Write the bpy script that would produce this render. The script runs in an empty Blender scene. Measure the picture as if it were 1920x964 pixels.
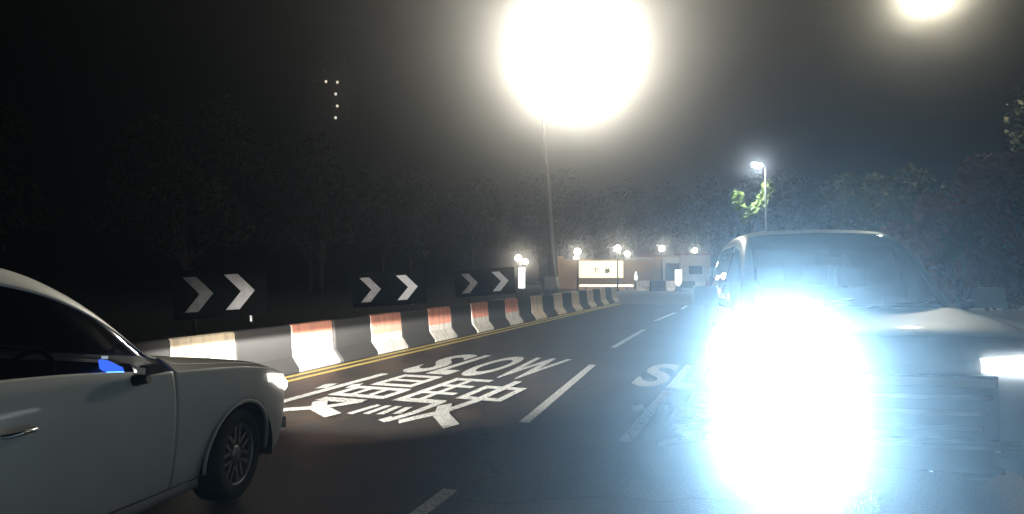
import bpy, bmesh, math, random
from mathutils import Vector, Matrix, noise
R = math.radians
scene = bpy.context.scene
C = scene.collection

# ------------------------------------------------------------------ camera, world, light, exposure
cam = bpy.data.cameras.new("camera")
cam.sensor_width = 36.0
cam.lens = 36.0 * 1300.0 / 1920.0
cam.clip_start = 0.05
cam.clip_end = 1000.0
cam_o = bpy.data.objects.new("camera", cam)
C.objects.link(cam_o)
cam_o.location = (0, 0, 1.55)
cam_o.rotation_euler = (R(90.97), 0, 0)
scene.camera = cam_o

world = bpy.data.worlds.new("World")
scene.world = world
world.use_nodes = True
wn = world.node_tree.nodes
sky = wn.new("ShaderNodeTexSky")
sky.sky_type = 'NISHITA'
sky.sun_disc = False
sky.sun_elevation = R(35)
sky.sun_rotation = R(155)
wn["Background"].inputs[1].default_value = 0.00006
world.node_tree.links.new(sky.outputs[0], wn["Background"].inputs[0])

night_fill = bpy.data.lights.new("night_fill", 'SUN')  # faint added fill from behind the camera; no moon in view
night_fill.energy = 0.025
night_fill.angle = R(0.5)
night_fill.color = (0.8, 0.88, 1.0)
night_fill_o = bpy.data.objects.new("night_fill", night_fill)
C.objects.link(night_fill_o)
night_fill_o.rotation_euler = (R(55), 0, R(25))

scene.view_settings.view_transform = 'Standard'
scene.view_settings.look = 'None'
scene.view_settings.exposure = 0.0
scene.view_settings.gamma = 1.0
scene.view_settings.use_curve_mapping = False
scene.render.engine = 'CYCLES'
scene.cycles.max_bounces = 5
scene.cycles.diffuse_bounces = 2
scene.cycles.glossy_bounces = 3
scene.cycles.transparent_max_bounces = 16
scene.cycles.volume_bounces = 0
scene.cycles.use_denoising = True
scene.cycles.sample_clamp_indirect = 4.0

HAZE_DENSITY = 0.0055
HAZE_G = 0.973
P_LAMP_MAIN = 115000.0
P_LAMP_DOWN = 750.0
P_LAMP_RIGHT = 3200.0
P_LAMP_RIGHT_DOWN = 2400.0
P_LAMP_FAR = 2500.0
P_HEAD_GLARE = 13000.0
P_LOW_FILL = 15000.0
P_HEAD_SIDE = 20.0
P_DIPPED = 11000.0
BEAM_SIGN = 1.0
BEAM_SPILL = 0.11

# ------------------------------------------------------------------ materials
def mat(name, color, rough=0.6, metal=0.0, spec=0.5, coat=0.0, emit=None, estr=0.0, var=0.0, vscale=6.0, bump=0.0, bscale=60.0, grime=0.0):
    m = bpy.data.materials.new(name)
    m.use_nodes = True
    nt = m.node_tree
    b = nt.nodes["Principled BSDF"]
    b.inputs["Base Color"].default_value = (*color, 1)
    b.inputs["Roughness"].default_value = rough
    b.inputs["Metallic"].default_value = metal
    b.inputs["Specular IOR Level"].default_value = spec
    b.inputs["Coat Weight"].default_value = coat
    b.inputs["Coat Roughness"].default_value = 0.06
    if emit:
        b.inputs["Emission Color"].default_value = (*emit, 1)
        b.inputs["Emission Strength"].default_value = estr
    if var > 0 or bump > 0:
        tc = nt.nodes.new("ShaderNodeTexCoord")
    if grime > 0:
        # rain streaks and scuffs, different on every block
        oi = nt.nodes.new("ShaderNodeObjectInfo")
        mp = nt.nodes.new("ShaderNodeVectorMath")
        mp.operation = 'MULTIPLY'
        mp.inputs[1].default_value = (9, 9, 1.3)
        ofs = nt.nodes.new("ShaderNodeVectorMath")
        ofs.operation = 'SCALE'
        ofs.inputs[0].default_value = (37.0, 19.0, 53.0)
        add = nt.nodes.new("ShaderNodeVectorMath")
        nt.links.new(tc.outputs["Object"], mp.inputs[0])
        nt.links.new(oi.outputs["Random"], ofs.inputs["Scale"])
        nt.links.new(mp.outputs[0], add.inputs[0])
        nt.links.new(ofs.outputs[0], add.inputs[1])
        gn = nt.nodes.new("ShaderNodeTexNoise")
        gn.inputs["Scale"].default_value = 1.0
        gn.inputs["Detail"].default_value = 7
        gn.inputs["Roughness"].default_value = 0.7
        nt.links.new(add.outputs[0], gn.inputs["Vector"])
        gr = nt.nodes.new("ShaderNodeValToRGB")
        gr.color_ramp.elements[0].position = 0.34
        gr.color_ramp.elements[0].color = tuple(c * (1 - grime) + 0.03 for c in color) + (1,)
        gr.color_ramp.elements[1].position = 0.56
        gr.color_ramp.elements[1].color = (*color, 1)
        nt.links.new(gn.outputs[0], gr.inputs[0])
        nt.links.new(gr.outputs[0], b.inputs["Base Color"])
    elif var > 0:
        n = nt.nodes.new("ShaderNodeTexNoise")
        n.inputs["Scale"].default_value = vscale
        n.inputs["Detail"].default_value = 6
        n.inputs["Roughness"].default_value = 0.65
        nt.links.new(tc.outputs["Object"], n.inputs["Vector"])
        r = nt.nodes.new("ShaderNodeValToRGB")
        lo = tuple(max(0, c * (1 - var)) for c in color)
        hi = tuple(min(1, c * (1 + var)) for c in color)
        r.color_ramp.elements[0].position = 0.3
        r.color_ramp.elements[1].position = 0.7
        r.color_ramp.elements[0].color = (*lo, 1)
        r.color_ramp.elements[1].color = (*hi, 1)
        nt.links.new(n.outputs[0], r.inputs[0])
        nt.links.new(r.outputs[0], b.inputs["Base Color"])
    if bump > 0:
        n2 = nt.nodes.new("ShaderNodeTexNoise")
        n2.inputs["Scale"].default_value = bscale
        n2.inputs["Detail"].default_value = 4
        nt.links.new(tc.outputs["Object"], n2.inputs["Vector"])
        bp = nt.nodes.new("ShaderNodeBump")
        bp.inputs["Strength"].default_value = bump
        bp.inputs["Distance"].default_value = 0.02
        nt.links.new(n2.outputs[0], bp.inputs["Height"])
        nt.links.new(bp.outputs[0], b.inputs["Normal"])
    return m

def worn_paint(name, color, under, cover=0.42):
    """road paint worn through to the asphalt in flecks"""
    m = mat(name, color, rough=0.55)
    nt = m.node_tree
    b = nt.nodes["Principled BSDF"]
    tc = nt.nodes.new("ShaderNodeTexCoord")
    n = nt.nodes.new("ShaderNodeTexNoise")
    n.inputs["Scale"].default_value = 26
    n.inputs["Detail"].default_value = 8
    n.inputs["Roughness"].default_value = 0.75
    r = nt.nodes.new("ShaderNodeValToRGB")
    r.color_ramp.elements[0].position = cover - 0.06
    r.color_ramp.elements[0].color = (*under, 1)
    r.color_ramp.elements[1].position = cover + 0.05
    r.color_ramp.elements[1].color = (*color, 1)
    nt.links.new(tc.outputs["Object"], n.inputs["Vector"])
    nt.links.new(n.outputs[0], r.inputs[0])
    nt.links.new(r.outputs[0], b.inputs["Base Color"])
    return m

def asphalt_mat():
    m = mat("asphalt", (0.05, 0.05, 0.05), rough=0.5)
    nt = m.node_tree
    b = nt.nodes["Principled BSDF"]
    tc = nt.nodes.new("ShaderNodeTexCoord")
    big = nt.nodes.new("ShaderNodeTexNoise")
    big.inputs["Scale"].default_value = 0.5
    big.inputs["Detail"].default_value = 5
    fine = nt.nodes.new("ShaderNodeTexNoise")
    fine.inputs["Scale"].default_value = 48
    fine.inputs["Detail"].default_value = 3
    r1 = nt.nodes.new("ShaderNodeValToRGB")
    r1.color_ramp.elements[0].position = 0.35
    r1.color_ramp.elements[0].color = (0.040, 0.038, 0.036, 1)
    r1.color_ramp.elements[1].position = 0.68
    r1.color_ramp.elements[1].color = (0.066, 0.060, 0.054, 1)
    r2 = nt.nodes.new("ShaderNodeValToRGB")
    r2.color_ramp.elements[0].position = 0.3
    r2.color_ramp.elements[0].color = (0.40, 0.40, 0.40, 1)
    r2.color_ramp.elements[1].position = 0.75
    r2.color_ramp.elements[1].color = (1.75, 1.75, 1.75, 1)
    mx = nt.nodes.new("ShaderNodeMix")
    mx.data_type = 'RGBA'
    mx.blend_type = 'MULTIPLY'
    mx.inputs[0].default_value = 1.0
    for n in (big, fine):
        nt.links.new(tc.outputs["Object"], n.inputs["Vector"])
    nt.links.new(big.outputs[0], r1.inputs[0])
    nt.links.new(fine.outputs[0], r2.inputs[0])
    nt.links.new(r1.outputs[0], mx.inputs[6])
    nt.links.new(r2.outputs[0], mx.inputs[7])
    nt.links.new(mx.outputs[2], b.inputs["Base Color"])
    # cracks and sealed joints
    vo = nt.nodes.new("ShaderNodeTexVoronoi")
    vo.feature = 'DISTANCE_TO_EDGE'
    vo.inputs["Scale"].default_value = 0.35
    wv = nt.nodes.new("ShaderNodeTexNoise")
    wv.inputs["Scale"].default_value = 1.6
    wv.inputs["Detail"].default_value = 5
    av = nt.nodes.new("ShaderNodeVectorMath")
    av.operation = 'MULTIPLY_ADD'
    av.inputs[1].default_value = (0.9, 0.9, 0.9)
    nt.links.new(tc.outputs["Object"], wv.inputs["Vector"])
    nt.links.new(wv.outputs[1], av.inputs[0])
    nt.links.new(tc.outputs["Object"], av.inputs[2])
    nt.links.new(av.outputs[0], vo.inputs["Vector"])
    ck = nt.nodes.new("ShaderNodeMapRange")
    ck.inputs[1].default_value = 0.0
    ck.inputs[2].default_value = 0.012
    ck.inputs[3].default_value = 0.35
    ck.inputs[4].default_value = 1.0
    nt.links.new(vo.outputs["Distance"], ck.inputs[0])
    # brown oil and earth staining
    st = nt.nodes.new("ShaderNodeTexNoise")
    st.inputs["Scale"].default_value = 0.9
    st.inputs["Detail"].default_value = 7
    st.inputs["Roughness"].default_value = 0.7
    nt.links.new(tc.outputs["Object"], st.inputs["Vector"])
    sr = nt.nodes.new("ShaderNodeValToRGB")
    sr.color_ramp.elements[0].position = 0.42
    sr.color_ramp.elements[0].color = (0.80, 0.82, 0.86, 1)
    sr.color_ramp.elements[1].position = 0.66
    sr.color_ramp.elements[1].color = (1.55, 1.12, 0.76, 1)
    nt.links.new(st.outputs[0], sr.inputs[0])
    m2 = nt.nodes.new("ShaderNodeMix"); m2.data_type = 'RGBA'; m2.blend_type = 'MULTIPLY'; m2.inputs[0].default_value = 1.0
    m3 = nt.nodes.new("ShaderNodeMix"); m3.data_type = 'RGBA'; m3.blend_type = 'MULTIPLY'; m3.inputs[0].default_value = 1.0
    nt.links.new(mx.outputs[2], m2.inputs[6])
    nt.links.new(sr.outputs[0], m2.inputs[7])
    nt.links.new(m2.outputs[2], m3.inputs[6])
    nt.links.new(ck.outputs[0], m3.inputs[7])
    nt.links.new(m3.outputs[2], b.inputs["Base Color"])
    rr = nt.nodes.new("ShaderNodeMapRange")
    rr.inputs[3].default_value = 0.42
    rr.inputs[4].default_value = 0.68
    nt.links.new(big.outputs[0], rr.inputs[0])
    nt.links.new(rr.outputs[0], b.inputs["Roughness"])
    bp = nt.nodes.new("ShaderNodeBump")
    bp.inputs["Strength"].default_value = 0.5
    bp.inputs["Distance"].default_value = 0.006
    nt.links.new(fine.outputs[0], bp.inputs["Height"])
    nt.links.new(bp.outputs[0], b.inputs["Normal"])
    return m

def glass_mat(name, tint=0.10):
    m = bpy.data.materials.new(name)
    m.use_nodes = True
    nt = m.node_tree
    nt.nodes.remove(nt.nodes["Principled BSDF"])
    out = nt.nodes["Material Output"]
    tr = nt.nodes.new("ShaderNodeBsdfTransparent")
    tr.inputs[0].default_value = (tint, tint * 1.03, tint * 1.08, 1)
    gl = nt.nodes.new("ShaderNodeBsdfGlossy")
    gl.inputs["Roughness"].default_value = 0.03
    fr = nt.nodes.new("ShaderNodeFresnel")
    fr.inputs[0].default_value = 1.45
    mx = nt.nodes.new("ShaderNodeMixShader")
    nt.links.new(fr.outputs[0], mx.inputs[0])
    nt.links.new(tr.outputs[0], mx.inputs[1])
    nt.links.new(gl.outputs[0], mx.inputs[2])
    nt.links.new(mx.outputs[0], out.inputs[0])
    return m

def leaf_mat(name, a, b_):
    m = mat(name, a, rough=0.65, spec=0.3)
    nt = m.node_tree
    b = nt.nodes["Principled BSDF"]
    gi = nt.nodes.new("ShaderNodeNewGeometry")
    r = nt.nodes.new("ShaderNodeValToRGB")
    r.color_ramp.elements[0].color = (*a, 1)
    r.color_ramp.elements[1].color = (*b_, 1)
    nt.links.new(gi.outputs["Random Per Island"], r.inputs[0])
    nt.links.new(r.outputs[0], b.inputs["Base Color"])
    return m

M = {}
M['asphalt'] = asphalt_mat()
M['apron'] = mat("pale_concrete", (0.20, 0.195, 0.185), rough=0.7, var=0.2, vscale=1.2, bump=0.3)
M['soil'] = mat("verge_soil", (0.055, 0.045, 0.032), rough=0.95, var=0.5, vscale=1.5, bump=0.6, bscale=9)
M['pave'] = mat("pavement_concrete", (0.16, 0.155, 0.15), rough=0.8, var=0.2, vscale=2, bump=0.25)
M['kerb'] = mat("kerb_concrete", (0.30, 0.29, 0.27), rough=0.8, var=0.2, vscale=5)
M['white_line'] = worn_paint("road_white", (0.80, 0.79, 0.74), (0.14, 0.13, 0.12), 0.44)
M['yellow_line'] = worn_paint("road_yellow", (0.90, 0.70, 0.20), (0.16, 0.13, 0.06), 0.34)
M['bar_white'] = mat("barrier_white", (0.74, 0.70, 0.62), rough=0.7, var=0.14, vscale=7, grime=0.5, bump=0.2)
M['bar_lamp_tint'] = mat("barrier_lamp_tint", (0.72, 0.58, 0.42), rough=0.7, var=0.16, vscale=7, grime=0.45, bump=0.2)  # white block with warm street-lamp light put into the colour
M['bar_red_light'] = mat("barrier_red_light", (0.84, 0.36, 0.26), rough=0.7, var=0.2, vscale=7, grime=0.4, bump=0.2)  # reddish light above the headlight cut-off, put into the colour
M['bar_black'] = mat("barrier_black", (0.05, 0.048, 0.047), rough=0.65, var=0.35, vscale=7, grime=0.6, bump=0.2)
M['board_black'] = mat("board_black", (0.003, 0.003, 0.003), rough=0.9, spec=0.05)
M['chev_white'] = mat("chevron_white", (0.80, 0.78, 0.78), rough=0.45, var=0.08, vscale=9)
M['chev_low_light'] = mat("chevron_low_light", (0.14, 0.14, 0.14), rough=0.7, var=0.3, vscale=9)  # chevron white with very weak light painted into the tone
M['chev_half_light'] = mat("chevron_half_light", (0.42, 0.40, 0.40), rough=0.6, var=0.2, vscale=9)  # the same white with partly dimmed light painted in
M['galv'] = mat("galvanised_steel", (0.42, 0.42, 0.40), rough=0.45, metal=0.7, var=0.15, vscale=12)
M['dark_metal'] = mat("dark_metal", (0.03, 0.03, 0.032), rough=0.5, metal=0.4)
M['car_white'] = mat("car_white_paint", (0.66, 0.66, 0.63), rough=0.42, coat=0.35, var=0.06, vscale=3)
M['rubber'] = mat("tyre_rubber", (0.014, 0.014, 0.014), rough=0.85, bump=0.3, bscale=40)
M['black_plastic'] = mat("black_plastic", (0.014, 0.014, 0.015), rough=0.5)
M['alloy'] = mat("wheel_alloy", (0.34, 0.34, 0.35), rough=0.35, metal=0.8)
M['chrome'] = mat("chrome", (0.85, 0.86, 0.88), rough=0.12, metal=1.0)
M['glass'] = glass_mat("tinted_glass", 0.08)
M['screen_glass'] = glass_mat("windscreen_glass", 0.07)
M['mirror'] = mat("mirror_silver", (0.9, 0.9, 0.9), rough=0.03, metal=1.0)
M['seat'] = mat("seat_fabric", (0.03, 0.03, 0.033), rough=0.9)
M['dash_screen'] = mat("dash_screen", (0.01, 0.02, 0.05), emit=(0.05, 0.16, 1.0), estr=14.0)
M['lens_white'] = mat("headlamp_lens", (0.8, 0.85, 0.9), rough=0.2, emit=(0.82, 0.92, 1.0), estr=5.0)
M['lens_warm'] = mat("headlamp_lens_warm", (0.8, 0.8, 0.75), rough=0.2, emit=(1.0, 0.95, 0.86), estr=14.0)
M['lens_glow'] = mat("headlamp_lit_shell", (0.6, 0.6, 0.58), rough=0.15, emit=(1.0, 0.95, 0.86), estr=1.1)
M['lens_clear'] = mat("lens_clear", (0.5, 0.52, 0.55), rough=0.1, metal=0.5)
M['lens_red'] = mat("tail_lens", (0.35, 0.01, 0.01), rough=0.2)
M['amber'] = mat("amber_lens", (0.6, 0.22, 0.02), rough=0.2)
M['lamp_led'] = mat("street_lamp_led", (0.9, 0.88, 0.8), emit=(1.0, 0.93, 0.74), estr=120.0)
M['lamp_led_cool'] = mat("street_lamp_led_cool", (0.85, 0.9, 0.9), emit=(0.78, 0.9, 1.0), estr=90.0)
M['globe'] = mat("lamp_globe", (0.9, 0.88, 0.8), emit=(1.0, 0.90, 0.72), estr=60.0)
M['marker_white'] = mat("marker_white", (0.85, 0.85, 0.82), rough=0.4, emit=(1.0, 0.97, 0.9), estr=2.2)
M['sign_face'] = mat("backlit_sign_face", (0.8, 0.75, 0.6), rough=0.5, emit=(1.0, 0.88, 0.60), estr=1.25)
M['sign_frame'] = mat("sign_frame", (0.45, 0.25, 0.06), rough=0.5)
M['ink'] = mat("sign_ink", (0.02, 0.02, 0.02), rough=0.6)
M['tan_wall'] = mat("tan_render", (0.48, 0.31, 0.17), rough=0.85, var=0.15, vscale=1.5)
M['pale_wall'] = mat("pale_render", (0.46, 0.42, 0.36), rough=0.85, var=0.12, vscale=1.5)
M['roof'] = mat("roof_tile", (0.22, 0.11, 0.08), rough=0.8, var=0.2, vscale=3)
M['dark_opening'] = mat("dark_door", (0.035, 0.03, 0.03), rough=0.7)
M['strip'] = mat("strip_light", (0.9, 0.88, 0.8), emit=(1.0, 0.92, 0.74), estr=2.5)
M['tower'] = mat("tower_concrete", (0.12, 0.12, 0.12), rough=0.9, var=0.15, vscale=0.6)
M['pane_dark'] = mat("window_dark", (0.01, 0.012, 0.014), rough=0.1)
M['pane_lit'] = mat("window_lit", (0.5, 0.5, 0.45), emit=(1.0, 0.9, 0.72), estr=1.5)
M['bark'] = mat("bark", (0.10, 0.075, 0.055), rough=0.95, var=0.4, vscale=6, bump=0.6, bscale=14)
M['leaf_dark'] = leaf_mat("leaf_dark", (0.030, 0.045, 0.018), (0.085, 0.085, 0.035))
M['leaf_bright'] = leaf_mat("leaf_bright", (0.09, 0.16, 0.03), (0.28, 0.33, 0.09))
M['leaf_red'] = leaf_mat("leaf_red", (0.26, 0.06, 0.055), (0.50, 0.20, 0.17))
M['cabinet'] = mat("cabinet_grey", (0.36, 0.34, 0.31), rough=0.6, var=0.1, vscale=6)

# ------------------------------------------------------------------ mesh helpers
class MB:
    def __init__(s):
        s.bm = bmesh.new()
    def poly(s, pts, mi=0):
        f = s.bm.faces.new([s.bm.verts.new(p) for p in pts])
        f.material_index = mi
        return f
    def box(s, c, d, rz=0.0, mi=0, mtx=None, taper=1.0):
        hx, hy, hz = d[0] / 2, d[1] / 2, d[2] / 2
        pts = []
        for z, t in ((-hz, 1.0), (hz, taper)):
            for x, y in ((-hx, -hy), (hx, -hy), (hx, hy), (-hx, hy)):
                pts.append(Vector((x * t, y * t, z)))
        Mx = mtx if mtx else Matrix.Rotation(rz, 4, 'Z')
        v = [s.bm.verts.new(Mx @ p + Vector(c)) for p in pts]
        for q in ((3, 2, 1, 0), (4, 5, 6, 7), (0, 1, 5, 4), (1, 2, 6, 5), (2, 3, 7, 6), (3, 0, 4, 7)):
            f = s.bm.faces.new([v[i] for i in q])
            f.material_index = mi
    def tube(s, pts, rads, n=8, mi=0, caps=True):
        pts = [Vector(p) for p in pts]
        rings = []
        for i, p in enumerate(pts):
            d = (pts[min(i + 1, len(pts) - 1)] - pts[max(i - 1, 0)]).normalized()
            a = d.orthogonal().normalized() if i == 0 else (rings_a - d * rings_a.dot(d)).normalized()
            rings_a = a
            b = d.cross(a)
            r = rads[i] if isinstance(rads, (list, tuple)) else rads
            rings.append([s.bm.verts.new(p + (a * math.cos(2 * math.pi * k / n) + b * math.sin(2 * math.pi * k / n)) * r) for k in range(n)])
        for i in range(len(rings) - 1):
            for k in range(n):
                f = s.bm.faces.new([rings[i][k], rings[i][(k + 1) % n], rings[i + 1][(k + 1) % n], rings[i + 1][k]])
                f.material_index = mi
                f.smooth = True
        if caps:
            s.bm.faces.new(rings[0][::-1]).material_index = mi
            s.bm.faces.new(rings[-1]).material_index = mi
    def lathe(s, prof, n=24, axis='Z', c=(0, 0, 0), mi=0, closed=False, smooth=True):
        rings = []
        for r, h in prof:
            ring = []
            for k in range(n):
                a = 2 * math.pi * k / n
                if axis == 'Z':
                    p = (r * math.cos(a), r * math.sin(a), h)
                else:
                    p = (r * math.cos(a), h, r * math.sin(a))
                ring.append(s.bm.verts.new(Vector(p) + Vector(c)))
            rings.append(ring)
        m = len(rings)
        for i in range(m if closed else m - 1):
            for k in range(n):
                f = s.bm.faces.new([rings[i][k], rings[i][(k + 1) % n], rings[(i + 1) % m][(k + 1) % n], rings[(i + 1) % m][k]])
                f.smooth = smooth
                f.material_index = mi
        return rings
    def sphere(s, c, r, u=16, v=10, mi=0):
        prof = [(max(1e-4, r * math.sin(math.pi * i / v)), -r * math.cos(math.pi * i / v)) for i in range(v + 1)]
        s.lathe(prof, u, 'Z', c, mi)
    def prism(s, outline, axis_vec, mi=0):
        """outline: 3-D points of one end, extruded by axis_vec"""
        a = [s.bm.verts.new(p) for p in outline]
        b = [s.bm.verts.new(Vector(p) + Vector(axis_vec)) for p in outline]
        n = len(a)
        s.bm.faces.new(a[::-1]).material_index = mi
        s.bm.faces.new(b).material_index = mi
        for i in range(n):
            s.bm.faces.new([a[i], a[(i + 1) % n], b[(i + 1) % n], b[i]]).material_index = mi
    def obj(s, name, m, parent=None, loc=None, rz=None, bevel=0.0, smooth=False):
        if bevel > 0:
            bmesh.ops.bevel(s.bm, geom=[e for e in s.bm.edges if len(e.link_faces) == 2 and e.calc_face_angle(0) > 0.5],
                            offset=bevel, segments=2, affect='EDGES', clamp_overlap=True)
        bmesh.ops.recalc_face_normals(s.bm, faces=s.bm.faces)
        me = bpy.data.meshes.new(name)
        s.bm.to_mesh(me)
        s.bm.free()
        if smooth:
            for p in me.polygons:
                p.use_smooth = True
        for mm in (m if isinstance(m, (list, tuple)) else [m]):
            me.materials.append(mm)
        return link(name, me, parent, loc, rz)

def link(name, me, parent=None, loc=None, rz=None):
    o = bpy.data.objects.new(name, me)
    C.objects.link(o)
    if parent is not None:
        o.parent = parent
    if loc is not None:
        o.location = loc
    if rz is not None:
        o.rotation_euler = (0, 0, rz)
    return o

def tag(o, label=None, cat=None, group=None, kind=None):
    if label: o["label"] = label
    if cat: o["category"] = cat
    if group: o["group"] = group
    if kind: o["kind"] = kind
    return o

def thing(name, label, cat, loc=(0, 0, 0), rz=0.0, group=None):
    o = link(name, None, None, loc, rz)
    o.empty_display_size = 0.2
    return tag(o, label, cat, group)

def copy_tree(o, parent=None):
    c = o.copy()
    C.objects.link(c)
    c.parent = parent
    for ch in list(o.children):
        copy_tree(ch, c)
    return c

def lamp(name, kind, energy, color, parent, loc, aim=None, size=0.1, angle=None, blend=0.5):
    l = bpy.data.lights.new(name, kind)
    l.energy = energy
    l.color = color
    l.shadow_soft_size = size
    if kind == 'SPOT':
        l.spot_size = angle
        l.spot_blend = blend
    o = bpy.data.objects.new(name, l)
    C.objects.link(o)
    o.parent = parent
    o.location = loc
    if aim is not None:
        o.rotation_euler = Vector(aim).to_track_quat('-Z', 'Y').to_euler()
    return o

# ------------------------------------------------------------------ road frame: u along the carriageway, t to its right
HEAD = R(20.5)
O = Vector((-3.2, 9.27, 0))
U = Vector((math.sin(HEAD), math.cos(HEAD), 0))
T = Vector((math.cos(HEAD), -math.sin(HEAD), 0))
def P(u, t, z=0.0):
    p = O + U * u + T * t
    return Vector((p.x, p.y, z))
RZ = -HEAD                      # rotation that turns local +Y onto U, local +X onto T

def strip(name, m, u0, u1, t0, t1, z, parent=None, nu=1, thick=None):
    b = MB()
    for i in range(nu):
        a0 = u0 + (u1 - u0) * i / nu
        a1 = u0 + (u1 - u0) * (i + 1) / nu
        b.poly([P(a0, t0, z), P(a0, t1, z), P(a1, t1, z), P(a1, t0, z)])
    bmesh.ops.remove_doubles(b.bm, verts=b.bm.verts, dist=1e-5)
    return b.obj(name, m, parent)

# ------------------------------------------------------------------ the setting
g = MB()
N = 40
gv = {}
for i in range(N + 1):
    for j in range(N + 1):
        x = -115 + 230 * i / N
        y = -60 + 200 * j / N
        gv[i, j] = g.bm.verts.new((x, y, -0.02))
for i in range(N):
    for j in range(N):
        g.bm.faces.new([gv[i, j], gv[i + 1, j], gv[i + 1, j + 1], gv[i, j + 1]])
ground = tag(g.obj("ground", M['soil']), "bare dark earth stretching behind the barrier and trees", kind="structure")

road = tag(strip("road", M['asphalt'], -45, 22.9, -1.25, 8.7, 0.0, nu=12), "dark grey two lane asphalt carriageway with painted markings", kind="structure")
apron = MB()
apron.poly([P(22.9, -1.25, 0.0), P(22.9, 16, 0.0), P(44, 16, 0.0), P(44, -7, 0.0), P(24.5, -7, 0.0)])
apron = tag(apron.obj("forecourt", M['apron']), "pale concrete forecourt where the asphalt ends", kind="structure")

# raised pavement with kerb on the right-hand side
pv = MB()
pv.poly([P(-45, 8.88, 0.12), P(-45, 12.40, 0.12), P(22.9, 12.40, 0.12), P(22.9, 8.88, 0.12)])
pv.poly([P(22.9, 8.88, 0.12), P(22.9, 12.40, 0.12), P(22.9, 12.40, -0.02), P(22.9, 8.88, -0.02)])
pv.poly([P(-45, 12.40, 0.12), P(22.9, 12.40, 0.12), P(22.9, 12.40, -0.02), P(-45, 12.40, -0.02)])
pavement = tag(pv.obj("pavement", M['pave']), "grey concrete pavement on the far right side", kind="structure")
kb = MB()
kb.box((0, 0, 0.05), (0.15, 0.93, 0.15))
kerb0 = kb.obj("kerb_stone", M['kerb'], pavement, bevel=0.015)
for i in range(68):
    o = kerb0 if i == 0 else kerb0.copy()
    if i:
        C.objects.link(o)
    o.location = P(-44.5 + i * 0.98, 8.79, 0)
    o.rotation_euler = (0, 0, RZ)

# painted markings: parts of the road
strip("yellow_line", M['yellow_line'], -30, 22.9, -0.05, 0.06, 0.004, road, nu=20)
strip("yellow_line", M['yellow_line'], -30, 22.9, -0.29, -0.18, 0.004, road, nu=20)
def dash(p0, p1, w=0.11):
    a, b_ = Vector((*p0, 0.004)), Vector((*p1, 0.004))
    d = (b_ - a).normalized()
    n = Vector((d.y, -d.x, 0)) * w / 2
    b = MB()
    b.poly([a - n, a + n, b_ + n, b_ - n])
    return b.obj("lane_dash", M['white_line'], road)
for p0, p1 in (((-1.75, 0.9), (-0.43, 4.89)), ((0.12, 7.0), (1.30, 11.2)), ((1.99, 13.65), (3.37, 17.71)),
               ((4.24, 20.6), (5.76, 24.5)), ((6.5, 26.6), (7.3, 29.0))):
    dash(p0, p1)

def glyph(ch, name, label, u0, u1, t0, t1, z=0.006, bold=0.0, material='white_line', parent=road):
    cu = bpy.data.curves.new("glyph", 'FONT')
    cu.body = ch
    cu.size = 1.0
    cu.offset = bold
    cu.fill_mode = 'FRONT' if hasattr(cu, 'fill_mode') else cu.fill_mode
    tmp = bpy.data.objects.new("glyph", cu)
    C.objects.link(tmp)
    bpy.context.view_layer.update()
    me = bpy.data.meshes.new_from_object(tmp.evaluated_get(bpy.context.evaluated_depsgraph_get()))
    bpy.data.objects.remove(tmp)
    bpy.data.curves.remove(cu)
    xs = [v.co.x for v in me.vertices]
    ys = [v.co.y for v in me.vertices]
    x0, x1, y0, y1 = min(xs), max(xs), min(ys), max(ys)
    for v in me.vertices:
        a = (v.co.x - x0) / (x1 - x0)
        b = (v.co.y - y0) / (y1 - y0)
        v.co = P(u0 + (u1 - u0) * b, t0 + (t1 - t0) * a, z)
    me.name = name
    me.materials.clear()
    me.materials.append(M[material])
    o = link(name, me, parent)
    if label: o["label"] = label
    return o
# the two characters, as strokes in a unit square (x to the right, y up): polyline, width
MAN = [([(.04, .62), (.10, .50)], .09), ([(.30, .66), (.36, .56)], .08), ([(.20, .99), (.20, .0)], .09),
       ([(.48, .98), (.48, .68)], .075), ([(.88, .98), (.88, .68)], .075), ([(.445, .97), (.915, .97)], .06), ([(.48, .83), (.88, .83)], .05), ([(.445, .69), (.915, .69)], .055),
       ([(.42, .59), (.42, .38)], .075), ([(.95, .59), (.95, .38)], .075), ([(.385, .585), (.985, .585)], .055), ([(.385, .39), (.985, .39)], .055), ([(.59, .57), (.59, .40)], .06), ([(.77, .57), (.77, .40)], .06),
       ([(.44, .28), (.86, .28), (.72, .14), (.42, .01)], .075), ([(.50, .24), (.68, .11), (.98, .01)], .085)]
SHI = [([(.07, .97), (.07, .36)], .075), ([(.03, .96), (.47, .96)], .06), ([(.07, .77), (.44, .77)], .05), ([(.07, .58), (.44, .58)], .05), ([(.25, .95), (.25, .40)], .06),
       ([(.03, .39), (.49, .39), (.48, .16), (.43, .02), (.36, .04)], .07), ([(.03, .25), (.0, .06)], .06), ([(.13, .25), (.13, .08)], .055), ([(.23, .25), (.25, .09)], .055), ([(.33, .25), (.37, .12)], .055),
       ([(.57, .80), (.57, .50)], .07), ([(.95, .80), (.95, .50)], .07), ([(.535, .79), (.985, .79)], .06), ([(.535, .51), (.985, .51)], .055),
       ([(.76, .99), (.76, .45), (.70, .22), (.54, .0)], .08), ([(.58, .34), (.74, .16), (1.0, .0)], .09)]
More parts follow.
